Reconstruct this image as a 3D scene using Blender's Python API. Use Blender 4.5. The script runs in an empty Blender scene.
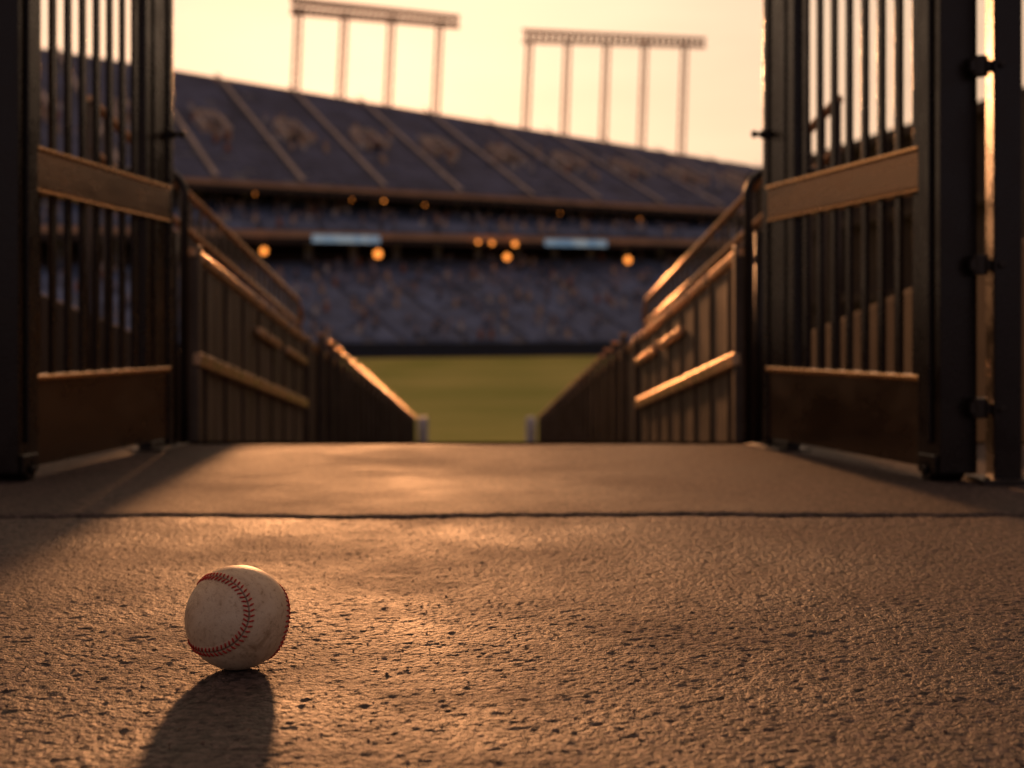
import bpy, math, random
import numpy as np
from mathutils import Vector, Matrix
random.seed(7); rng=np.random.default_rng(7)
F=1400.0; CX=512.0; HY=335.0; H=0.234
FIELD=-1.67
scene=bpy.context.scene

# ------------------------------------------------------------ helpers
def nodes_of(name):
    m=bpy.data.materials.new(name); m.use_nodes=True
    nt=m.node_tree; b=nt.nodes['Principled BSDF']
    return m,nt,b
def N(nt,t,**k):
    n=nt.nodes.new(t)
    for a,v in k.items(): setattr(n,a,v)
    return n
def mat(name,col,rough=.6,metal=0,var=.25,scale=8,bump=0.0,bscale=60,spec=.5,coord='Object',stretch=(1,1,1),col2=None,det=4,rvar=.11):
    m,nt,b=nodes_of(name)
    tc=N(nt,'ShaderNodeTexCoord'); mp=N(nt,'ShaderNodeMapping'); mp.inputs['Scale'].default_value=stretch
    nt.links.new(tc.outputs[coord],mp.inputs[0])
    no=N(nt,'ShaderNodeTexNoise'); no.inputs['Scale'].default_value=scale; no.inputs['Detail'].default_value=det; no.inputs['Roughness'].default_value=.65
    nt.links.new(mp.outputs[0],no.inputs['Vector'])
    cr=N(nt,'ShaderNodeValToRGB')
    c2=col2 if col2 else tuple(min(1,c*(1+var)) for c in col)
    c1=tuple(c*(1-var) for c in col)
    cr.color_ramp.elements[0].position=.3; cr.color_ramp.elements[1].position=.72
    cr.color_ramp.elements[0].color=(*c1,1); cr.color_ramp.elements[1].color=(*c2,1)
    nt.links.new(no.outputs['Fac'],cr.inputs[0]); nt.links.new(cr.outputs[0],b.inputs['Base Color'])
    b.inputs['Metallic'].default_value=metal
    b.inputs['Specular IOR Level'].default_value=spec
    mr=N(nt,'ShaderNodeMapRange'); mr.inputs['From Min'].default_value=.3; mr.inputs['From Max'].default_value=.7
    mr.inputs['To Min'].default_value=max(.03,rough-rvar); mr.inputs['To Max'].default_value=min(1,rough+rvar)
    nt.links.new(no.outputs['Fac'],mr.inputs[0]); nt.links.new(mr.outputs[0],b.inputs['Roughness'])
    if bump>0:
        n2=N(nt,'ShaderNodeTexNoise'); n2.inputs['Scale'].default_value=bscale; n2.inputs['Detail'].default_value=3
        nt.links.new(mp.outputs[0],n2.inputs['Vector'])
        bp=N(nt,'ShaderNodeBump'); bp.inputs['Strength'].default_value=bump; bp.inputs['Distance'].default_value=.002
        nt.links.new(n2.outputs['Fac'],bp.inputs['Height']); nt.links.new(bp.outputs[0],b.inputs['Normal'])
    return m

class MB:
    def __init__(s): s.v=[]; s.f=[]; s.m=[]
    def poly(s,pts,mi=0):
        i=len(s.v); s.v+= [tuple(p) for p in pts]; s.f.append(tuple(range(i,i+len(pts)))); s.m.append(mi)
    def hexa(s,p,mi=0):
        i=len(s.v); s.v+=[tuple(q) for q in p]
        for f in ((3,2,1,0),(4,5,6,7),(0,1,5,4),(1,2,6,5),(2,3,7,6),(3,0,4,7)):
            s.f.append(tuple(i+k for k in f)); s.m.append(mi)
    def box(s,a,b,mi=0):
        (x0,y0,z0),(x1,y1,z1)=a,b
        s.hexa([(x0,y0,z0),(x1,y0,z0),(x1,y1,z0),(x0,y1,z0),(x0,y0,z1),(x1,y0,z1),(x1,y1,z1),(x0,y1,z1)],mi)
    def beam(s,a,b,w,h,mi=0,up=(0,0,1)):
        a=Vector(a); b=Vector(b); d=(b-a).normalized(); u=Vector(up)
        if abs(d.dot(u))>.99: u=Vector((0,1,0))
        r=d.cross(u).normalized(); u=r.cross(d).normalized()
        r*=w/2; u*=h/2
        s.hexa([a-r-u,a+r-u,b+r-u,b-r-u,a-r+u,a+r+u,b+r+u,b-r+u],mi)
    def tube(s,pts,r,mi=0,n=10,cap=True):
        pts=[Vector(p) for p in pts]; rings=[]; prev=None
        for k,p in enumerate(pts):
            d=(pts[min(k+1,len(pts)-1)]-pts[max(k-1,0)]).normalized()
            if prev is None:
                u=Vector((0,0,1)) if abs(d.z)<.9 else Vector((0,1,0))
                a=d.cross(u).normalized()
            else:
                a=(prev-d*prev.dot(d)).normalized()
            prev=a; b=d.cross(a)
            rr=r[k] if isinstance(r,(list,tuple)) else r
            i=len(s.v)
            for j in range(n):
                t=2*math.pi*j/n; s.v.append(tuple(p+a*math.cos(t)*rr+b*math.sin(t)*rr))
            rings.append(i)
        for k in range(len(rings)-1):
            for j in range(n):
                j2=(j+1)%n
                s.f.append((rings[k]+j,rings[k]+j2,rings[k+1]+j2,rings[k+1]+j)); s.m.append(mi)
        if cap:
            s.f.append(tuple(rings[0]+j for j in reversed(range(n)))); s.m.append(mi)
            s.f.append(tuple(rings[-1]+j for j in range(n))); s.m.append(mi)
    def obj(s,name,mats,parent=None,bevel=0,smooth=False,loc=None):
        me=bpy.data.meshes.new(name); me.from_pydata(s.v,[],s.f); me.update()
        for m in mats: me.materials.append(m)
        me.polygons.foreach_set('material_index',s.m)
        if smooth: me.polygons.foreach_set('use_smooth',[True]*len(s.f))
        me.update()
        o=bpy.data.objects.new(name,me); scene.collection.objects.link(o)
        if parent: o.parent=parent
        if bevel:
            bm=o.modifiers.new('bevel','BEVEL'); bm.width=bevel; bm.segments=3; bm.limit_method='ANGLE'
        return o
def empty(name):
    e=bpy.data.objects.new(name,None); scene.collection.objects.link(e); e.empty_display_size=.2; return e

# ------------------------------------------------------------ camera
cam=bpy.data.cameras.new('camera'); co=bpy.data.objects.new('camera',cam); scene.collection.objects.link(co)
co.location=(0,0,H); co.rotation_euler=(math.radians(90),0,0)
cam.sensor_width=36; cam.lens=F/1024*36; cam.shift_y=-(384-HY)/1024
cam.clip_start=.02; cam.clip_end=6000
cam.dof.use_dof=True; cam.dof.focus_distance=1.04; cam.dof.aperture_fstop=7.0
scene.camera=co

# ------------------------------------------------------------ light
EL=10.8; AZ=-6.2
sd=Vector((math.sin(math.radians(AZ))*math.cos(math.radians(EL)),math.cos(math.radians(AZ))*math.cos(math.radians(EL)),math.sin(math.radians(EL))))
sl=bpy.data.lights.new('sun','SUN'); sl.energy=3.1; sl.angle=math.radians(2.6); sl.color=(1,.42,.16)
so=bpy.data.objects.new('sun',sl); scene.collection.objects.link(so)
so.rotation_euler=sd.to_track_quat('Z','Y').to_euler()
w=bpy.data.worlds.new('World'); scene.world=w; w.use_nodes=True
nt=w.node_tree; bg=nt.nodes['Background']
sky=N(nt,'ShaderNodeTexSky'); sky.sky_type='NISHITA'; sky.sun_disc=False
sky.sun_elevation=math.radians(EL); sky.sun_rotation=math.radians(AZ); sky.dust_density=4; sky.air_density=1.2; sky.ozone_density=1
tint=N(nt,'ShaderNodeMix',data_type='RGBA',blend_type='MULTIPLY'); tint.inputs['Factor'].default_value=1
nt.links.new(sky.outputs[0],tint.inputs['A']); tint.inputs['B'].default_value=(.012,.0072,.0062,1)
geo=N(nt,'ShaderNodeTexCoord')
dot=N(nt,'ShaderNodeVectorMath',operation='DOT_PRODUCT'); nt.links.new(geo.outputs['Generated'],dot.inputs[0]); dot.inputs[1].default_value=tuple(sd)
cr=N(nt,'ShaderNodeValToRGB'); e=cr.color_ramp.elements
e[0].position=0; e[0].color=(.19,.155,.175,1)
e[1].position=1; e[1].color=(.90,.70,.50,1)
x=e.new(.45); x.color=(.14,.10,.098,1)
x=e.new(.80); x.color=(.28,.16,.10,1)
x=e.new(.95); x.color=(.74,.52,.34,1)
mr=N(nt,'ShaderNodeMapRange'); mr.inputs['From Min'].default_value=-1; mr.inputs['From Max'].default_value=1
nt.links.new(dot.outputs['Value'],mr.inputs[0]); nt.links.new(mr.outputs[0],cr.inputs[0])
mpw=N(nt,'ShaderNodeMapping'); mpw.inputs['Scale'].default_value=(1.5,1.5,7); nt.links.new(geo.outputs['Generated'],mpw.inputs[0])
nw_=N(nt,'ShaderNodeTexNoise'); nw_.inputs['Scale'].default_value=2.2; nw_.inputs['Detail'].default_value=4; nt.links.new(mpw.outputs[0],nw_.inputs['Vector'])
mw=N(nt,'ShaderNodeMapRange'); mw.inputs['From Min'].default_value=.3; mw.inputs['From Max'].default_value=.7; mw.inputs['To Min'].default_value=.90; mw.inputs['To Max'].default_value=1.08
nt.links.new(nw_.outputs['Fac'],mw.inputs[0])
scw=N(nt,'ShaderNodeVectorMath',operation='SCALE'); nt.links.new(cr.outputs[0],scw.inputs[0]); nt.links.new(mw.outputs[0],scw.inputs['Scale'])
add=N(nt,'ShaderNodeMix',data_type='RGBA',blend_type='ADD'); add.inputs['Factor'].default_value=1
nt.links.new(tint.outputs['Result'],add.inputs['A']); nt.links.new(scw.outputs[0],add.inputs['B'])
nt.links.new(add.outputs['Result'],bg.inputs[0]); bg.inputs[1].default_value=1.0
scene.view_settings.view_transform='Standard'; scene.view_settings.look='None'; scene.view_settings.exposure=0

# ------------------------------------------------------------ materials
M_black=mat('black_painted_steel',(.020,.013,.009),.28,.25,.3,14,.2,220)
M_post=mat('dark_steel_post',(.035,.026,.019),.34,.4,.3,10,.2,200)
M_sunsteel=mat('brushed_sunlit_steel',(.23,.13,.07),.24,.95,.30,4,.22,160,rvar=.12,stretch=(1,1,5))  # brushed steel; the bronze tone is warm sunlight put into its colour
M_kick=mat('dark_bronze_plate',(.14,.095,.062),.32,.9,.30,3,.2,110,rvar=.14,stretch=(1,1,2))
M_cap=mat('sunlit_orange_edge',(.90,.50,.22),.26,.95,.15,9,.2,150)  # orange sun highlight along the gate edges, put into the base colour
M_rail=mat('rail_steel',(.80,.50,.27),.32,.85,.2,10)
M_panel=mat('railing_panel',(.13,.098,.07),.5,.5,.35,6)
M_conc=mat('stadium_concrete',(.36,.35,.36),.85,0,.2,.6,det=2)
M_wall=mat('retaining_concrete',(.075,.055,.045),.9,0,.3,3,spec=.2)
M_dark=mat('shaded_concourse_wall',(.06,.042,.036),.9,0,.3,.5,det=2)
M_seat=mat('seat_blue',(.145,.16,.235),.5,0,.45,.25,det=4)
M_seatlow=mat('seat_blue_lower',(.18,.23,.35),.5,0,.45,.35,det=4)
M_fascia=mat('fascia_orange_lit',(.60,.36,.22),.7,0,.2,.5,det=2)  # concrete coloured with the orange light on the fascia edges
M_pad=mat('wall_padding',(.022,.03,.045),.6,0,.3,.5,det=2)
M_tower=mat('tower_haze_tan',(.78,.54,.36),.8,0,.08,1,det=2)  # pale tan stands in for haze over the backlit masts

# ------------------------------------------------------------ pavement
def pavement_mat(name,rough_aggregate):
    m,nt,b=nodes_of(name)
    tc=N(nt,'ShaderNodeTexCoord')
    def noise(sc,det=4,r=.6):
        n=N(nt,'ShaderNodeTexNoise'); n.inputs['Scale'].default_value=sc; n.inputs['Detail'].default_value=det; n.inputs['Roughness'].default_value=r
        nt.links.new(tc.outputs['Object'],n.inputs['Vector']); return n
    big=noise(2.6,5,.65); mid=noise(90,3,.7); fine=noise(600,1,.6)
    vo=N(nt,'ShaderNodeTexVoronoi'); vo.inputs['Scale'].default_value=230; nt.links.new(tc.outputs['Object'],vo.inputs['Vector'])
    cr=N(nt,'ShaderNodeValToRGB'); e=cr.color_ramp.elements
    e[0].position=.28; e[0].color=(.042,.030,.026,1); e[1].position=.74; e[1].color=(.118,.083,.068,1)
    nt.links.new(big.outputs['Fac'],cr.inputs[0])
    sep=N(nt,'ShaderNodeSeparateColor'); nt.links.new(vo.outputs['Color'],sep.inputs[0])
    r2=N(nt,'ShaderNodeMapRange'); r2.inputs['To Min'].default_value=.35; r2.inputs['To Max'].default_value=1.85
    nt.links.new(sep.outputs[0],r2.inputs[0])
    mul=N(nt,'ShaderNodeVectorMath',operation='SCALE'); nt.links.new(cr.outputs[0],mul.inputs[0]); nt.links.new(r2.outputs[0],mul.inputs['Scale'])
    r3=N(nt,'ShaderNodeMapRange'); r3.inputs['From Min'].default_value=.3; r3.inputs['From Max'].default_value=.7; r3.inputs['To Min'].default_value=.5; r3.inputs['To Max'].default_value=1.45
    nt.links.new(mid.outputs['Fac'],r3.inputs[0])
    mul2=N(nt,'ShaderNodeVectorMath',operation='SCALE'); nt.links.new(mul.outputs[0],mul2.inputs[0]); nt.links.new(r3.outputs[0],mul2.inputs['Scale'])
    nt.links.new(mul2.outputs[0],b.inputs['Base Color'])
    rr=N(nt,'ShaderNodeMapRange'); rr.inputs['From Min'].default_value=.35; rr.inputs['From Max'].default_value=.65
    rr.inputs['To Min'].default_value=.54 if rough_aggregate else .62; rr.inputs['To Max'].default_value=.78 if rough_aggregate else .80
    nt.links.new(big.outputs['Fac'],rr.inputs[0]); nt.links.new(rr.outputs[0],b.inputs['Roughness'])
    b.inputs['Specular IOR Level'].default_value=.40 if rough_aggregate else .28
    def mth(op,a,bv):
        n=N(nt,'ShaderNodeMath',operation=op)
        for i,q in enumerate((a,bv)):
            if isinstance(q,(int,float)): n.inputs[i].default_value=q
            else: nt.links.new(q,n.inputs[i])
        return n.outputs[0]
    h=mth('MULTIPLY',vo.outputs['Distance'],-.9)
    h=mth('ADD',h,mth('MULTIPLY',mid.outputs['Fac'],.9))
    h=mth('ADD',h,mth('MULTIPLY',fine.outputs['Fac'],1.0))
    bp=N(nt,'ShaderNodeBump'); bp.inputs['Strength'].default_value=1; bp.inputs['Distance'].default_value=.0020 if rough_aggregate else .0014
    nt.links.new(h,bp.inputs['Height']); nt.links.new(bp.outputs[0],b.inputs['Normal'])
    return m
M_pave=pavement_mat('aggregate_pavement',True)
M_pave2=pavement_mat('brushed_concrete_pavement',False)

def vnoise(x,y,scale,seed):
    r=np.random.default_rng(seed); T=r.random((256,256))
    x=x*scale; y=y*scale
    xi=np.floor(x).astype(int); yi=np.floor(y).astype(int); fx=x-xi; fy=y-yi
    fx=fx*fx*(3-2*fx); fy=fy*fy*(3-2*fy)
    g=lambda a,b:T[a%256,b%256]
    return (g(xi,yi)*(1-fx)+g(xi+1,yi)*fx)*(1-fy)+(g(xi,yi+1)*(1-fx)+g(xi+1,yi+1)*fx)*fy

def grid_obj(name,xs,ys,zf,material,parent=None):
    X,Y=np.meshgrid(xs,ys); Z=zf(X,Y)
    if isinstance(Z,tuple): X,Y,Z=Z
    nx,ny=len(xs),len(ys)
    co_=np.stack([X,Y,Z],-1).reshape(-1,3).astype(np.float32)
    idx=np.arange(nx*ny).reshape(ny,nx)
    q=np.stack([idx[:-1,:-1],idx[:-1,1:],idx[1:,1:],idx[1:,:-1]],-1).reshape(-1,4)
    me=bpy.data.meshes.new(name); me.vertices.add(len(co_)); me.vertices.foreach_set('co',co_.ravel())
    me.loops.add(q.size); me.loops.foreach_set('vertex_index',q.ravel().astype(np.int32))
    me.polygons.add(len(q)); me.polygons.foreach_set('loop_start',np.arange(0,q.size,4,dtype=np.int32))
    me.polygons.foreach_set('use_smooth',np.ones(len(q),dtype=bool))
    me.update(calc_edges=True); me.materials.append(material)
    o=bpy.data.objects.new(name,me); scene.collection.objects.link(o)
    if parent: o.parent=parent
    return o

JOINT=1.82
def jl(x):
    return JOINT+.010*np.sin(x*3.1+.5)+.006*np.sin(x*9.7)+.012*(vnoise(x,x*0,14,5)-.5)+.012*(vnoise(x,x*0+3,60,6)-.5)
plaza=empty('plaza_pavement')
def aggz(X,Y):
    z=.0024*(vnoise(X,Y,7,1)-.5)+.0008*(vnoise(X,Y,45,2)-.5)
    a=vnoise(X*1.0+.3*Y,Y-.3*X,230,3); z+=.0015*np.clip(a-.4,0,1)
    pit=vnoise(X+.5*Y+9,Y-.5*X,150,4); z-=.0014*np.clip((pit-.80)/.2,0,1)
    return z
def near_z(X,Y):
    t=(Y-.55)/(JOINT-.55); Y2=.55+t*(jl(X)-.009-.55)
    z=aggz(X,Y2)
    e=(jl(X)-.009-Y2); z=z-.012*np.exp(-np.clip(e,0,1)/.006)
    return X,Y2,z
ys=np.concatenate([np.arange(.55,1.25,.0018),np.arange(1.25,JOINT-.03,.004),np.linspace(JOINT-.03,JOINT,14)])
xs=np.concatenate([np.linspace(-3.2,-.62,160,endpoint=False),np.arange(-.62,.62,.0018),np.linspace(.62,3.2,160)])
grid_obj('near_slab',xs,ys,near_z,M_pave,plaza)
def far_z(X,Y):
    Y2=np.where(Y<2.0,jl(X)+.009+(Y-JOINT)*(2.0-jl(X)-.009)/(2.0-JOINT),Y)
    z=.0015*(vnoise(X,Y2,7,11)-.5)+.0008*(vnoise(X,Y2,70,12)-.5)
    e=Y2-jl(X)-.009; z=z-.012*np.exp(-np.clip(e,0,1)/.006)
    z=z-.02*np.exp(-np.clip(3.03-Y2,0,9)/.008)
    return X,Y2,z
ys2=np.concatenate([np.linspace(JOINT,JOINT+.03,12,endpoint=False),np.linspace(JOINT+.03,2.98,110,endpoint=False),np.linspace(2.98,3.03,16)])
xs2=np.linspace(-3.2,3.2,900)
grid_obj('far_slab',xs2,ys2,far_z,M_pave2,plaza)
b=MB()
b.box((-3.2,-8,-.3),(3.2,.55,-.0015)); b.box((-14,-8,-.3),(-3.2,3.03,-.002)); b.box((3.2,-8,-.3),(14,3.03,-.002))
b.box((-3.2,.55,-.3),(3.2,3.02,-.022))
b.obj('pavement_base',[M_pave],plaza)

g=MB()
for i in range(1400):
    y=random.uniform(.62,1.75); x=random.uniform(-.45,.45)*y*1.0
    r=random.choice([.0005,.0006,.0008,.001,.0013])*random.uniform(.7,1.2)
    k=len(g.v)
    for (a,bb,c) in ((1,0,0),(-1,0,0),(0,1,0),(0,-1,0),(0,0,1),(0,0,-1)):
        j=random.uniform(.7,1.2); g.v.append((x+a*r*j,y+bb*r*j,.0002+r*.4+c*r*j*.8))
    for f in ((0,2,4),(2,1,4),(1,3,4),(3,0,4),(2,0,5),(1,2,5),(3,1,5),(0,3,5)):
        g.f.append(tuple(k+q for q in f)); g.m.append(0)
g.obj('loose_grit',[mat('grit_stone',(.2,.13,.09),.7,0,.5,90)])

# ------------------------------------------------------------ baseball
R=.0362; D=(H-R)*F/(617-HY); BX=(237.5-CX)/F*D
a,bq=.75,.25; c=2*math.sqrt(a*bq)
T=np.linspace(0,2*np.pi,2000,endpoint=False)
cur=np.stack([a*np.cos(T)+bq*np.cos(3*T),a*np.sin(T)-bq*np.sin(3*T),c*np.sin(2*T)],-1)
cur/=np.linalg.norm(cur,axis=1)[:,None]
view=Vector((-BX,-D,H-R)).normalized()
rt=Vector((0,0,1)).cross(view).normalized(); up=view.cross(rt).normalized()
ang=math.radians(48)
L=(view*math.cos(ang)-rt*math.sin(ang)); C=(rt*math.cos(ang)+view*math.sin(ang))
roll=Matrix.Rotation(math.radians(-9),3,view)
L=roll@L; C=roll@C; Wd=L.cross(C)
e1=np.array([1,1,0])/math.sqrt(2); e2=np.array([0,0,1.]); e3=np.cross(e1,e2)
Mx=np.outer(np.array(L),e1)+np.outer(np.array(C),e2)+np.outer(np.array(Wd),e3)
cur=cur@Mx.T
ball=empty('baseball'); ball.location=(BX,D,R-.0002)
nu,nv=420,210
th=np.linspace(0,2*np.pi,nu,endpoint=False); ph=np.linspace(0,np.pi,nv)
PH,TH=np.meshgrid(ph,th,indexing='ij')
P=np.stack([np.sin(PH)*np.cos(TH),np.sin(PH)*np.sin(TH),np.cos(PH)],-1).reshape(-1,3)
dmin=np.empty(len(P))
for k in range(0,len(P),8000):
    dmin[k:k+8000]=np.arccos(np.clip((P[k:k+8000]@cur[::3].T).max(1),-1,1))
dm=dmin*R
rad=R+.0004*np.exp(-(dm/.0032)**2)-.0006*np.exp(-(dm/.0006)**2)-.00015*np.exp(-((dm-.0045)/.001)**2)
V=P*rad[:,None]
fs=[]
for i in range(nv-1):
    for j in range(nu):
        fs.append((i*nu+j,(i+1)*nu+j,(i+1)*nu+(j+1)%nu,i*nu+(j+1)%nu))
me=bpy.data.meshes.new('leather_cover'); me.from_pydata(V.tolist(),[],fs); me.polygons.foreach_set('use_smooth',[True]*len(fs)); me.update()
at=me.attributes.new('seam','FLOAT','POINT'); at.data.foreach_set('value',dm.astype(np.float32)*1000)
m,nt,bs=nodes_of('worn_leather')
tc=N(nt,'ShaderNodeTexCoord')
n1=N(nt,'ShaderNodeTexNoise'); n1.inputs['Scale'].default_value=30; n1.inputs['Detail'].default_value=8; n1.inputs['Roughness'].default_value=.72; n1.inputs['Distortion'].default_value=.8
n2=N(nt,'ShaderNodeTexNoise'); n2.inputs['Scale'].default_value=260; n2.inputs['Detail'].default_value=6; n2.inputs['Roughness'].default_value=.75
n3=N(nt,'ShaderNodeTexVoronoi'); n3.inputs['Scale'].default_value=900
for q in (n1,n2,n3): nt.links.new(tc.outputs['Object'],q.inputs['Vector'])
cr=N(nt,'ShaderNodeValToRGB'); e=cr.color_ramp.elements
e[0].position=.32; e[0].color=(.42,.26,.14,1); e[1].position=.66; e[1].color=(.92,.74,.50,1); x=e.new(.46); x.color=(.80,.60,.38,1)
nt.links.new(n1.outputs['Fac'],cr.inputs[0])
cr2=N(nt,'ShaderNodeValToRGB'); e=cr2.color_ramp.elements
e[0].position=.32; e[0].color=(.5,.38,.28,1); e[1].position=.47; e[1].color=(1,1,1,1)
nt.links.new(n2.outputs['Fac'],cr2.inputs[0])
mx=N(nt,'ShaderNodeMix',data_type='RGBA',blend_type='MULTIPLY'); mx.inputs['Factor'].default_value=.75
nt.links.new(cr.outputs[0],mx.inputs['A']); nt.links.new(cr2.outputs[0],mx.inputs['B'])
atn=N(nt,'ShaderNodeAttribute'); atn.attribute_name='seam'
mrs=N(nt,'ShaderNodeMapRange'); mrs.inputs['From Min'].default_value=.25; mrs.inputs['From Max'].default_value=.9; mrs.inputs['To Min'].default_value=.3; mrs.inputs['To Max'].default_value=1
nt.links.new(atn.outputs['Fac'],mrs.inputs[0])
sc=N(nt,'ShaderNodeVectorMath',operation='SCALE'); nt.links.new(mx.outputs['Result'],sc.inputs[0]); nt.links.new(mrs.outputs[0],sc.inputs['Scale'])
nt.links.new(sc.outputs[0],bs.inputs['Base Color'])
bs.inputs['Roughness'].default_value=.5
bp=N(nt,'ShaderNodeBump'); bp.inputs['Strength'].default_value=.6; bp.inputs['Distance'].default_value=.0004
ad=N(nt,'ShaderNodeMath',operation='ADD'); nt.links.new(n2.outputs['Fac'],ad.inputs[0]); 
m3=N(nt,'ShaderNodeMath',operation='MULTIPLY'); nt.links.new(n3.outputs['Distance'],m3.inputs[0]); m3.inputs[1].default_value=.6
nt.links.new(m3.outputs[0],ad.inputs[1]); nt.links.new(ad.outputs[0],bp.inputs['Height']); nt.links.new(bp.outputs[0],bs.inputs['Normal'])
me.materials.append(m)
lo=bpy.data.objects.new('leather_cover',me); scene.collection.objects.link(lo); lo.parent=ball
st=MB()
seg=np.linalg.norm(np.diff(np.vstack([cur,cur[:1]]),axis=0),axis=1); cum=np.concatenate([[0],np.cumsum(seg)])
tot=cum[-1]; NS=108
for k in range(NS):
    s_=tot*k/NS; i=int(np.searchsorted(cum,s_))%2000
    p=Vector(cur[i]); t=(Vector(cur[(i+4)%2000])-Vector(cur[i-4])).normalized(); sd_=p.cross(t).normalized()
    for sg in (-1,1):
        pts=[]; rs=[]
        for u,rr in ((0.0,.0003),(.15,.00055),(.5,.00066),(.85,.00055),(1,.0003)):
            off=sd_*sg*(.0004+u*.0034)+t*(-.0014*u+.0003)
            q=(p*R+off).normalized()*(R+.0004+.00035*math.sin(math.pi*u)-.0001*u)
            pts.append(q); rs.append(rr)
        st.tube(pts,rs,0,8)
st.obj('red_stitching',[mat('red_waxed_thread',(.56,.03,.018),.65,0,.3,400)],ball,smooth=True)

# ------------------------------------------------------------ gates
def gate(near,far,side):
    e=empty('entrance_gate')
    near=Vector((*near,0)); far=Vector((*far,0)); d=(far-near); ln=d.length; d.normalize()
    nrm=Vector((-d.y,d.x,0))
    inn=nrm if side>0 else -nrm
    def pt(u,n,z): return near+d*u+inn*n+Vector((0,0,z))
    def bar(m,u0,u1,z0,z1,n0,n1,mi=0):
        m.hexa([pt(u0,n0,z0),pt(u1,n0,z0),pt(u1,n1,z0),pt(u0,n1,z0),pt(u0,n0,z1),pt(u1,n0,z1),pt(u1,n1,z1),pt(u0,n1,z1)] if side<0 else
               [pt(u0,n1,z0),pt(u1,n1,z0),pt(u1,n0,z0),pt(u0,n0,z0),pt(u0,n1,z1),pt(u1,n1,z1),pt(u1,n0,z1),pt(u0,n0,z1)],mi)
    TOP=1.75
    m=MB()
    bar(m,0,ln,.474,.5385,-.014,.016); m.obj('middle_rail',[M_sunsteel],e,bevel=.004)
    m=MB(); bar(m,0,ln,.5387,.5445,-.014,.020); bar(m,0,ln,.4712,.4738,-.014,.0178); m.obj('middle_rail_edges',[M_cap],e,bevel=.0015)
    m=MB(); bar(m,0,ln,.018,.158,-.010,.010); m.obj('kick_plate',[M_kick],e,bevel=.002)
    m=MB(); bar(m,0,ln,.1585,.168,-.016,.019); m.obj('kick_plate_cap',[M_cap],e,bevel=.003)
    m=MB(); bar(m,0,ln,TOP-.07,TOP,-.014,.014); m.obj('top_rail',[M_sunsteel],e,bevel=.003)
    m=MB()
    us=ln*.80
    nb=8
    for i in range(nb):
        u=us*(i+.55)/(nb+.1)
        for z0,z1 in ((.1685,.4705),(.5450,TOP-.0705)):
            bar(m,u-.009,u+.009,z0,z1,-.004,.0045)
    for i in range(nb):
        u=us*(i+1.10)/(nb+.1)
        for z0,z1 in ((.1685,.4705),(.5450,TOP-.0705)):
            bar(m,u-.004,u+.004,z0,z1,-.015,-.010)
    for z0,z1 in ((.1685,.4705),(.5450,TOP-.0705)):
        bar(m,us+.006,ln-.001,z0,z1,-.012,.009)
        bar(m,us+.045,us+.052,z0,z1,.0092,.0125)
    m.obj('vertical_bars',[M_black],e,bevel=.001)
    m=MB()
    bar(m,-.075,-.0005,.012,TOP+.05,-.045,.020)
    bar(m,ln+.0005,ln+.028,.0,TOP+.05,-.020,.014)
    bar(m,-.05,-.028,.06,TOP,.0205,.026)
    m.obj('stiles',[M_black],e,bevel=.005)
    m=MB()
    bar(m,ln-.10,ln-.02,.004,.0175,-.016,.013)
    bar(m,ln-.12,ln+.05,-.003,.005,-.03,.040)
    m.tube([pt(ln-.01,.028,.005),pt(ln-.01,.028,.012)],.006,0,8)
    m.obj('far_foot',[M_post],e,bevel=.002)
    m=MB()
    cpt=pt(-.04,-.02,.017)
    m.tube([cpt-inn*.014,cpt+inn*.046],.0185,0,20); bar(m,-.068,-.012,.012,.042,.0205,.026)
    m.tube([cpt+inn*.046,cpt+inn*.052],.007,0,10)
    m.obj('caster_wheel',[M_black],e,bevel=.002)
    m=MB()
    m.tube([pt(ln+.012,.014,.655),pt(ln+.012,.022,.655)],.010,0,12)
    m.tube([pt(ln+.012,.022,.655),pt(ln+.012,.034,.655)],.005,0,10)
    m.tube([pt(ln+.012,.034,.655),pt(ln+.012,.037,.655),pt(ln+.012,.042,.655),pt(ln+.012,.044,.655)],[.006,.008,.008,.005],0,12)
    m.obj('latch_knob',[M_post],e)
    return e
gate((-.797,2.30),(-.731,2.93),-1)
gate((.684,2.30),(.548,2.93),1)

def gpost(x0,hx0,hx1):
    hp=empty('gate_post')
    m=MB(); m.box((x0,2.20,0),(x0+.045,2.245,1.9)); m.obj('post',[M_black],hp,bevel=.005)
    m=MB(); m.box((x0-.025,2.175,-.004),(x0+.07,2.27,.008))
    for ax,ay in ((-.017,2.183),(.062,2.183)): m.tube([(x0+ax,ay,.008),(x0+ax,ay,.013)],.006,0,6)
    m.obj('base_plate',[M_post],hp,bevel=.002)
    m=MB()
    for z in (.345,.118,.66,1.3):
        if hx0: m.tube([(hx0,2.22,z-.016),(hx0,2.22,z+.016)],.013,0,14)
        m.box((hx1[0],2.212,z-.009),(hx1[1],2.228,z+.009))
        m.tube([(x0+.01,2.202,z),(x0+.01,2.19,z)],.006,0,8)
    m.obj('hinges',[M_post],hp,bevel=.0015)
gpost(.758,.742,(.725,.758))
gpost(-.985,None,(-.94,-.87))

# ------------------------------------------------------------ ramp, side rails
SL=.1; DX=-.023
def rp(x0,D_,z): return Vector((x0+DX*(D_-3.1),D_,z-SL*(D_-3.06)))
ramp=MB()
ramp.poly([rp(-1.35,3.03,0),rp(1.15,3.03,0),rp(1.15,20,0),rp(-1.35,20,0)])
ramp.obj('access_ramp',[M_wall])
M_white=mat('white_paint',(.8,.75,.68),.5,0,.08,10)

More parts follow.
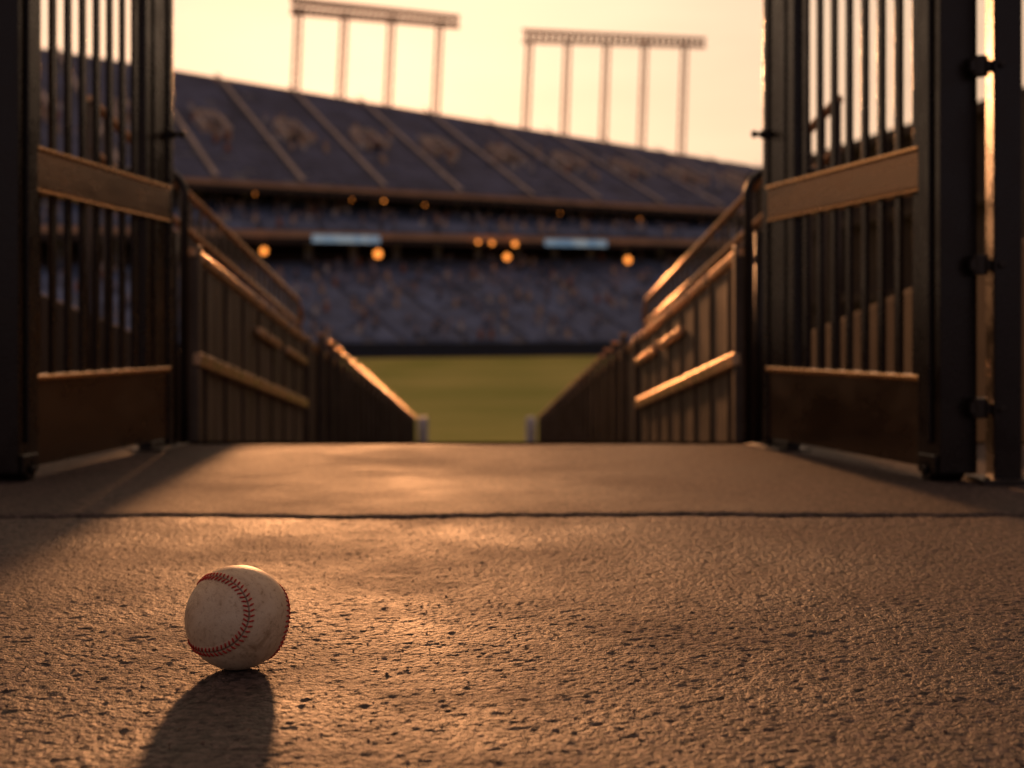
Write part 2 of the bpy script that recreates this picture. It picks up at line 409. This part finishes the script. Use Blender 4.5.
def side_railing(x0,sgn):
    e=empty('ramp_railing')
    inn=-sgn
    END=13.6
    m=MB()
    secs=[(3.1,5.1),(5.22,7.6),(7.7,10.1),(10.2,END)]
    for a_,b_ in secs: m.beam(rp(x0,a_,.422),rp(x0,b_,.422),.026,.022)
    m.beam(rp(x0+inn*.014,3.1,.185),rp(x0+inn*.014,5.05,.185),.018,.030)
    for a_,b_ in ((3.95,4.4),(4.55,5.05)): m.beam(rp(x0+inn*.014,a_,.335),rp(x0+inn*.014,b_,.335),.016,.022)  # short bright pieces stand in for glints along a middle rail
    m.obj('rails',[M_rail],e,bevel=.004)
    m=MB()
    D_=3.12
    while D_<END:
        m.hexa([rp(x0-.003,D_,.0),rp(x0+.003,D_,.0),rp(x0+.003,D_+.118,.0),rp(x0-.003,D_+.118,.0),
                rp(x0-.003,D_,.405),rp(x0+.003,D_,.405),rp(x0+.003,D_+.118,.405),rp(x0-.003,D_+.118,.405)])
        D_+=.13
    m.obj('slatted_panel',[M_panel],e)
    m=MB()
    D_=3.12+.118
    while D_<5.1:
        p=rp(x0+inn*.006,D_,0); m.box((p.x-.004,p.y,p.z),(p.x+.004,p.y+.012,p.z+.405)); D_+=.26
    for D_ in (3.12,5.15,7.65,10.15): 
        p=rp(x0,D_,0); m.box((p.x-.018,p.y-.018,p.z-.1),(p.x+.018,p.y+.018,p.z+.44))
    m.obj('posts',[M_panel],e,bevel=.004)
    m=MB()
    for k in range(24):
        D_=5.5+k*.34; p=rp(x0+inn*.018,D_,0); m.box((p.x-.012,p.y-.014,p.z),(p.x+.012,p.y+.014,p.z+.475)); m.box((p.x-.016,p.y-.018,p.z+.4755),(p.x+.016,p.y+.018,p.z+.487),1)
    m.obj('picket_posts',[M_panel,M_rail],e)
    p=rp(x0+inn*.085,END+.1,0); m=MB(); m.tube([(p.x,p.y,p.z),(p.x,p.y,p.z+.47),(p.x,p.y,p.z+.50)],[.05,.05,.035],0,12)
    m.obj('end_bollard',[M_white],e)
    m=MB()
    hx=x0+sgn*.002; pts=[(hx,3.05,-.02),(hx,3.05,.54)]
    for k in range(1,9):
        t=k/8*math.pi/2; pts.append((hx+sgn*.05*(1-math.cos(t)),3.05,.54+.05*math.sin(t)))
    pts.append((hx+sgn*.2,3.05,.59))
    m.tube(pts,.0095,0,12)
    m.tube([(hx+sgn*.03,3.07,-.02),(hx+sgn*.03,3.07,.46)],.012,0,12)
    m.obj('end_hoop',[M_post],e,smooth=True)
    return e
side_railing(-.712,-1); side_railing(.512,1)

def outer_railing(x0,sgn):
    e=empty('handrail_fence')
    m=MB()
    for z in (.84,.72): m.tube([rp(x0,3.4,z),rp(x0,7.3,z),rp(x0,7.4,z-.03),rp(x0,7.44,z-.1)],.012,0,10)
    m.obj('handrails',[M_rail],e,smooth=True)
    m=MB()
    D_=3.4
    while D_<7.4:
        m.tube([rp(x0,D_,.0),rp(x0,D_,.835)],.007,0,8); D_+=.15
    m.obj('balusters',[M_panel],e,smooth=True)
outer_railing(-1.02,-1); outer_railing(.80,1)

for x0,x1 in ((-1.6,-1.35),(1.15,1.4)):
    m=MB()
    m.hexa([rp(x0,3.05,-2),rp(x1,3.05,-2),rp(x1,20,-.5),rp(x0,20,-.5),rp(x0,3.05,.46),rp(x1,3.05,.46),rp(x1,20,.46),rp(x0,20,.46)])
    m.obj('retaining_wall',[M_wall],bevel=.01)

for sgn,x0 in ((-1,-1.62),(1,1.42)):
    m=MB()
    for k in range(20):
        y0=3.03+k*.85; z=-.01-.083*k
        xa,xb=sorted((x0+DX*(y0-3.1),x0+sgn*26))
        m.box((xa,y0,FIELD-.02),(xb,y0+.849,z))
        if k%2==0 and k>0:
            for j in range(40):
                xx=x0+sgn*(1.0+j*.6)
                m.box((xx-.22,y0+.3,z+.16),(xx+.22,y0+.6,z+.2),1); m.box((xx-.22,y0+.27,z+.2),(xx+.22,y0+.299,z+.5),1)
    m.obj('seating_terrace',[M_wall,M_seat])

# ------------------------------------------------------------ field and ground
M_ground=mat('dirt_ground',(.10,.075,.055),.95,0,.3,.05)
g=MB(); g.poly([(-3000,-3000,FIELD-.03),(3000,-3000,FIELD-.03),(3000,3000,FIELD-.03),(-3000,3000,FIELD-.03)]); g.obj('ground',[M_ground])

Pa=np.array([-26.1,110.]); Pb=np.array([22.8,140.])
dv=(Pb-Pa)/np.linalg.norm(Pb-Pa); nv_=np.array([-dv[1],dv[0]])
def P_t(t,s): return Pa+(Pb-Pa)*t+nv_*s
def P_px(px,s):
    o=Pa+nv_*s; k=(px-CX)/F
    q=(k*o[1]-o[0])/(dv[0]-k*dv[1]); return o+dv*q
def line(y180,y740):
    b_=(y740-y180)/560.; 
    def f(p):
        px=CX+F*p[0]/p[1]; return H+(HY-(y180+b_*(px-180)))/F*p[1]
    return f
M_grass,ntg,bg_=nodes_of('mown_grass')
tc=N(ntg,'ShaderNodeTexCoord'); n1=N(ntg,'ShaderNodeTexNoise'); n1.inputs['Scale'].default_value=.12; n1.inputs['Detail'].default_value=6; n1.inputs['Roughness'].default_value=.7
ntg.links.new(tc.outputs['Object'],n1.inputs['Vector'])
wv=N(ntg,'ShaderNodeTexWave'); wv.inputs['Scale'].default_value=.05; wv.inputs['Distortion'].default_value=.6; ntg.links.new(tc.outputs['Object'],wv.inputs['Vector'])
ml=N(ntg,'ShaderNodeMath',operation='MULTIPLY_ADD'); ntg.links.new(wv.outputs['Fac'],ml.inputs[0]); ml.inputs[1].default_value=.12; ntg.links.new(n1.outputs['Fac'],ml.inputs[2])
cr=N(ntg,'ShaderNodeValToRGB'); e=cr.color_ramp.elements; e[0].position=.38; e[0].color=(.38,.38,.06,1); e[1].position=.72; e[1].color=(.58,.51,.12,1)
ntg.links.new(ml.outputs[0],cr.inputs[0]); ntg.links.new(cr.outputs[0],bg_.inputs['Base Color']); bg_.inputs['Roughness'].default_value=.9; bg_.inputs['Specular IOR Level'].default_value=.1
g=MB()
A=P_t(-1.0,-4.5); B=P_t(2.2,-4.5)
g.poly([(A[0],22,FIELD),(B[0],22,FIELD),(B[0],B[1],FIELD),(A[0],A[1],FIELD)]); g.obj('grass_field',[M_grass])
g=MB(); C1=P_t(-1.0,0.2); D1=P_t(2.2,.2)
g.poly([(A[0],A[1],FIELD-.01),(B[0],B[1],FIELD-.01),(D1[0],D1[1],FIELD-.01),(C1[0],C1[1],FIELD-.01)]); g.obj('warning_track',[mat('clay_track',(.16,.10,.06),.95,0,.2,.3)])

# ------------------------------------------------------------ stadium stand
stand=empty('stadium_grandstand')
T0,T1=-.75,2.1
def v3(t,s,f):
    p=P_t(t,s); z=f(p) if callable(f) else f
    return Vector((p[0],p[1],z))
wallm=MB()
wallm.hexa([v3(T0,0,FIELD-.02),v3(T1,0,FIELD-.02),v3(T1,.4,FIELD-.02),v3(T0,.4,FIELD-.02),v3(T0,0,-.45),v3(T1,0,-.45),v3(T1,.4,-.45),v3(T0,.4,-.45)])
wallm.obj('outfield_wall',[M_pad],stand)
def tier(name,s0,f0,s1,f1,rows,seatmat,aisles,aw=.008,seat_h=.55,concrete=M_conc):
    m=MB(); sm=MB()
    def L3(t,u,dz=0):
        a_=v3(t,s0,f0); b_=v3(t,s1,f1)
        q=a_.lerp(b_,u); q.z+=dz; return q
    for i in range(rows):
        u0=i/rows; u1=(i+1)/rows
        A0=L3(T0,u0); A1=L3(T1,u0); B0=L3(T0,u1); B1=L3(T1,u1)
        B0t=B0.copy(); B1t=B1.copy(); B0t.z=A0.z; B1t.z=A1.z
        m.poly([A0,A1,B1t,B0t]); m.poly([B0t,B1t,B1,B0])
    for k in range(len(aisles)-1):
        ta,tb=aisles[k]+aw,aisles[k+1]-aw
        nsub=5
        for i in range(rows):
            um=(i+.45)/rows; ue=(i+.75)/rows; base=i/rows
            for j in range(nsub):
                if random.random()<.08: continue
                tx=ta+(tb-ta)*j/nsub; ty=ta+(tb-ta)*(j+1)/nsub-.0006
                p=[L3(tx,um),L3(ty,um),L3(ty,ue),L3(tx,ue)]
                z=[L3(tx,base).z,L3(ty,base).z]
                q=[Vector((p[0].x,p[0].y,z[0]+.05)),Vector((p[1].x,p[1].y,z[1]+.05)),Vector((p[2].x,p[2].y,z[1]+.05)),Vector((p[3].x,p[3].y,z[0]+.05))]
                sm.hexa(q+[Vector((v.x,v.y,v.z+seat_h*(.55 if n<2 else 1.25))) for n,v in enumerate(q)])
    m.obj(name+'_steps',[concrete],stand); sm.obj(name+'_seats',[seatmat],stand)
    return L3
ais=[T0+.0+k*.155 for k in range(19)]
fU0,fU1=line(178,211),line(74,166)
LU=tier('upper_deck',20.5,fU0,46,fU1,28,M_seat,ais,.007,.5)
fC0,fC1=line(228,240),line(203,224)
LC=tier('club_level',17.5,fC0,26,fC1,9,M_seatlow,[T0+k*.11 for k in range(26)],.005)
fL1=line(266,259)
LL=tier('lower_bowl',.5,-.45,22,fL1,22,M_seatlow,[T0+k*.11 for k in range(26)],.006,.45)
def fascia(name,s,f0,f1,th,m_):
    m=MB(); m.hexa([v3(T0,s,f0),v3(T1,s,f0),v3(T1,s+th,f0),v3(T0,s+th,f0),v3(T0,s,f1),v3(T1,s,f1),v3(T1,s+th,f1),v3(T0,s+th,f1)]); m.obj(name,[m_],stand)
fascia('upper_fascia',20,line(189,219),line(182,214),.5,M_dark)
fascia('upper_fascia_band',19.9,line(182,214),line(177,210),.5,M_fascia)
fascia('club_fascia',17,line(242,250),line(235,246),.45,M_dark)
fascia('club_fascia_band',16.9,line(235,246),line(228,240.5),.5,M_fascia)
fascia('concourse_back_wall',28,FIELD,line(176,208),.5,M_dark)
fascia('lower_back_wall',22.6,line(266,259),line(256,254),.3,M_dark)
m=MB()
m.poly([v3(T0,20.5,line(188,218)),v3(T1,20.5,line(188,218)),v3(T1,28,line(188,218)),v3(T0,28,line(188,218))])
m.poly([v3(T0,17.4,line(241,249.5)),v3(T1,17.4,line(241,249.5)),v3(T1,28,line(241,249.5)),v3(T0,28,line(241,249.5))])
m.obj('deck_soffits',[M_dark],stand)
fascia('rear_wall',46.2,FIELD,fU1,.5,M_conc)
fascia('rear_parapet',46.0,fU1,line(71,164),.9,M_fascia)
m=MB()
for k in range(34):
    t=T0+k*.085
    for s,f0,f1 in ((22,line(262,257),line(241,249.5)),(26.5,line(204,224),line(188,218))):
        a_=v3(t,s,f0); b_=v3(t,s,f1); m.beam(a_,b_,.7,.7)
m.obj('columns',[M_conc],stand)
m=MB()
for k in range(len(ais)-1):
    t=ais[k]+.06
    u=.42
    q=[LU(t-.022,u-.05),LU(t+.022,u-.05),LU(t+.022,u+.09),LU(t-.022,u+.09)]
    m.beam(q[0]+Vector((0,0,.5)),q[3]+Vector((0,0,.5)),.4,1.1,0)
    m.beam(q[1]+Vector((0,0,.5)),q[2]+Vector((0,0,.5)),.4,1.1,0)
    m.beam(q[3]+Vector((0,0,.7)),q[2]+Vector((0,0,.7)),.5,1.2,0)
    m.poly([LU(t-.020,u-.04,.75),LU(t+.020,u-.04,.75),LU(t+.020,u+.05,.75),LU(t-.020,u+.05,.75)],1)
    t=ais[k]
    m.poly([LU(t-.0045,.0,.5),LU(t+.0045,0,.5),LU(t+.0045,.985,.9),LU(t-.0045,.985,.9)],0)
M_ais=mat('aisle_concrete',(.62,.50,.41),.8,0,.3,.8,det=2)
m.obj('vomitories_and_aisles',[M_ais,mat('portal_landing',(.14,.11,.10),.8,0,.6,.7,det=2)],stand)
m=MB()
for pa,pb in ((312,380),(545,607)):
    a_=P_px(pa,16.8); b_=P_px(pb,16.8); f0=line(240,249); f1=line(232,243)
    m.poly([(a_[0],a_[1],f0(a_)),(b_[0],b_[1],f0(b_)),(b_[0],b_[1],f1(b_)),(a_[0],a_[1],f1(a_))])
rb,ntr,br=nodes_of('ribbon_board_screen'); br.inputs['Base Color'].default_value=(.3,.4,.5,1)
br.inputs['Emission Strength'].default_value=.28
nz=N(ntr,'ShaderNodeTexNoise'); nz.inputs['Scale'].default_value=.5; tcr=N(ntr,'ShaderNodeTexCoord'); ntr.links.new(tcr.outputs['Object'],nz.inputs['Vector'])
crr=N(ntr,'ShaderNodeValToRGB'); crr.color_ramp.elements[0].color=(.2,.42,.65,1); crr.color_ramp.elements[1].color=(.6,.72,.78,1); crr.color_ramp.elements[0].position=.4; crr.color_ramp.elements[1].position=.6
ntr.links.new(nz.outputs['Fac'],crr.inputs[0]); ntr.links.new(crr.outputs[0],br.inputs['Emission Color'])
m.obj('ribbon_board',[rb],stand)
lm,ntl,bl=nodes_of('concourse_lamp_glow'); bl.inputs['Base Color'].default_value=(.8,.4,.1,1); bl.inputs['Emission Color'].default_value=(1,.29,.045,1); bl.inputs['Emission Strength'].default_value=2.0
m=MB()
def lamp(px,py,s,r):
    p=P_px(px,s); z=H+(HY-py)/F*p[1]
    c_=Vector((p[0],p[1],z)); m.tube([c_+Vector((0,0,-r)),c_+Vector((0,0,-r*.7)),c_,c_+Vector((0,0,r*.7)),c_+Vector((0,0,r))],[r*.1,r*.7,r,r*.7,r*.1],0,10)
for px,py,r in ((264,251,.36),(378,254,.42),(507,257,.36),(628,260,.40),(492,243,.22),(515,244,.28),(478,242,.2)):
    lamp(px,py,16.2,r)
for px,py,r in ((255,194,.08),(352,200,.08),(384,201,.13),(425,205,.09),(560,213,.07),(640,219,.08)):
    lamp(px,py,19.2,r)
m.obj('concourse_lamps',[lm],stand)

cols=[(.60,.44,.33),(.30,.32,.42),(.6,.56,.55),(.38,.17,.12),(.12,.13,.18),(.2,.22,.3)]
cm=[mat('clothing_%d'%i,c_,.8,0,.2,3,det=1) for i,c_ in enumerate(cols)]+[mat('skin',(.45,.28,.2),.6,0,.2,3,det=1)]
m=MB()
def person(p,mi):
    w_=.24; d_=.16
    m.hexa([p+Vector((-w_*.8,-d_,.3)),p+Vector((w_*.8,-d_,.3)),p+Vector((w_*.8,d_,.3)),p+Vector((-w_*.8,d_,.3)),
            p+Vector((-w_,-d_*.8,.95)),p+Vector((w_,-d_*.8,.95)),p+Vector((w_,d_*.8,.95)),p+Vector((-w_,d_*.8,.95))],mi)
    m.tube([p+Vector((0,0,.95)),p+Vector((0,0,1.05)),p+Vector((0,0,1.2)),p+Vector((0,0,1.3))],[.06,.11,.12,.05],6,6)
for (LF,rows,n) in ((LL,22,520),(LC,9,260)):
    for k in range(n):
        i=random.randrange(rows); t=random.uniform(-.25,1.6); a0=LF(t,i/rows); p=LF(t,(i+.35)/rows); p.z=a0.z+.1
        person(p,random.choices(range(6),[3,3,2,1,3,3])[0])
for k in range(len(ais)-1):
    for j in range(24):
        i=int(min(27,max(0,random.gauss(12,2.2)))); t=ais[k]+.06+random.gauss(0,.022)
        a0=LU(t,i/28); p=LU(t,(i+.35)/28); p.z=a0.z+.15; person(p,random.choices(range(6),[4,1,4,1,0,0])[0])
m.obj('spectator_crowd',cm)

# ------------------------------------------------------------ light towers
def light_tower(x0,y0,x1,y1,posts,thick):
    e=empty('stadium_light_tower')
    def at(px,py,s=47.5):
        p=P_px(px,s); return Vector((p[0],p[1],H+(HY-py)/F*p[1]))
    m=MB()
    for i,(px,bx) in enumerate(posts):
        yt=y0+(y1-y0)*(px-x0)/(x1-x0)
        top=at(px,yt)
        pb=P_px(bx,47.5); bot=Vector((pb[0],pb[1],fU1(pb)-4))
        off=Vector((.42,0,0))
        m.tube([bot-off,top-off*.8],.17,0,8); m.tube([bot+off,top+off*.8],.17,0,8)
        ns=16
        for k in range(ns):
            c0=bot.lerp(top,k/ns); c1=bot.lerp(top,(k+1)/ns); sg=1 if k%2 else -1
            m.beam(c0-off*sg,c1+off*sg,.12,.12)
    m.obj('masts',[M_tower],e,smooth=False)
    m=MB()
    a_=at(x0,y0); b_=at(x1,y1)
    hgt=thick*a_.y/F
    for dz in (-.5,.5): m.beam(a_+Vector((0,0,dz*hgt)),b_+Vector((0,0,dz*hgt*.8)),.5,.26)
    n=30
    for k in range(n):
        p=a_.lerp(b_,(k+.5)/n); q=a_.lerp(b_,(k+1)/n)
        m.beam(p+Vector((0,0,-.5*hgt)),q+Vector((0,0,.42*hgt)),.14,.14)
        for dz in (-.25,.25):
            c_=p+Vector((0,-.35,dz*hgt)); m.tube([c_+Vector((0,.45,0)),c_+Vector((0,0,0)),c_+Vector((0,-.3,-.08))],[.15,.32,.34],1,10)
    m.obj('lamp_frame',[M_tower,mat('floodlight_housing',(.78,.58,.42),.6,.0,.1,3,det=1)],e)
light_tower(291,6,459,22,[(299,294),(345,339),(392,386),(440,434)],15)
light_tower(523,36,705,43,[(530,524),(568,563),(607,602),(645,640),(685,680)],12)

# ------------------------------------------------------------ side stand (right wing)
wing=empty('stadium_wing')
def wp(px,D_,z): return Vector(((px-CX)/F*D_,D_,z))
A=wp(772,60,0); B=wp(1000,42,0); dirw=(B-A).normalized(); far=A-dirw*2; near=A+dirw*45
nw=Vector((dirw.y*-1,dirw.x,0)); nw= nw if nw.x>0 else -nw
m=MB()
HT=7.0
m.hexa([Vector((far.x,far.y,FIELD)),Vector((near.x,near.y,FIELD)),Vector((near.x,near.y,FIELD))+nw*14,Vector((far.x,far.y,FIELD))+nw*14]+
       [Vector((far.x,far.y,HT)),Vector((near.x,near.y,HT)),Vector((near.x,near.y,HT))+nw*14,Vector((far.x,far.y,HT))+nw*14])
m.obj('wall',[M_wall],wing)
m=MB()
for z in (1.6,4.4,HT+.15):
    m.beam(Vector((far.x,far.y,z))-nw*.15,Vector((near.x,near.y,z))-nw*.15,.5,.35)
k=0
while k<46:
    p=far+dirw*k-nw*.22; m.box((p.x-.25,p.y-.25,FIELD),(p.x+.25,p.y+.25,HT-.05)); k+=4.5
m.obj('ledges_and_piers',[M_wall],wing)
print('built')
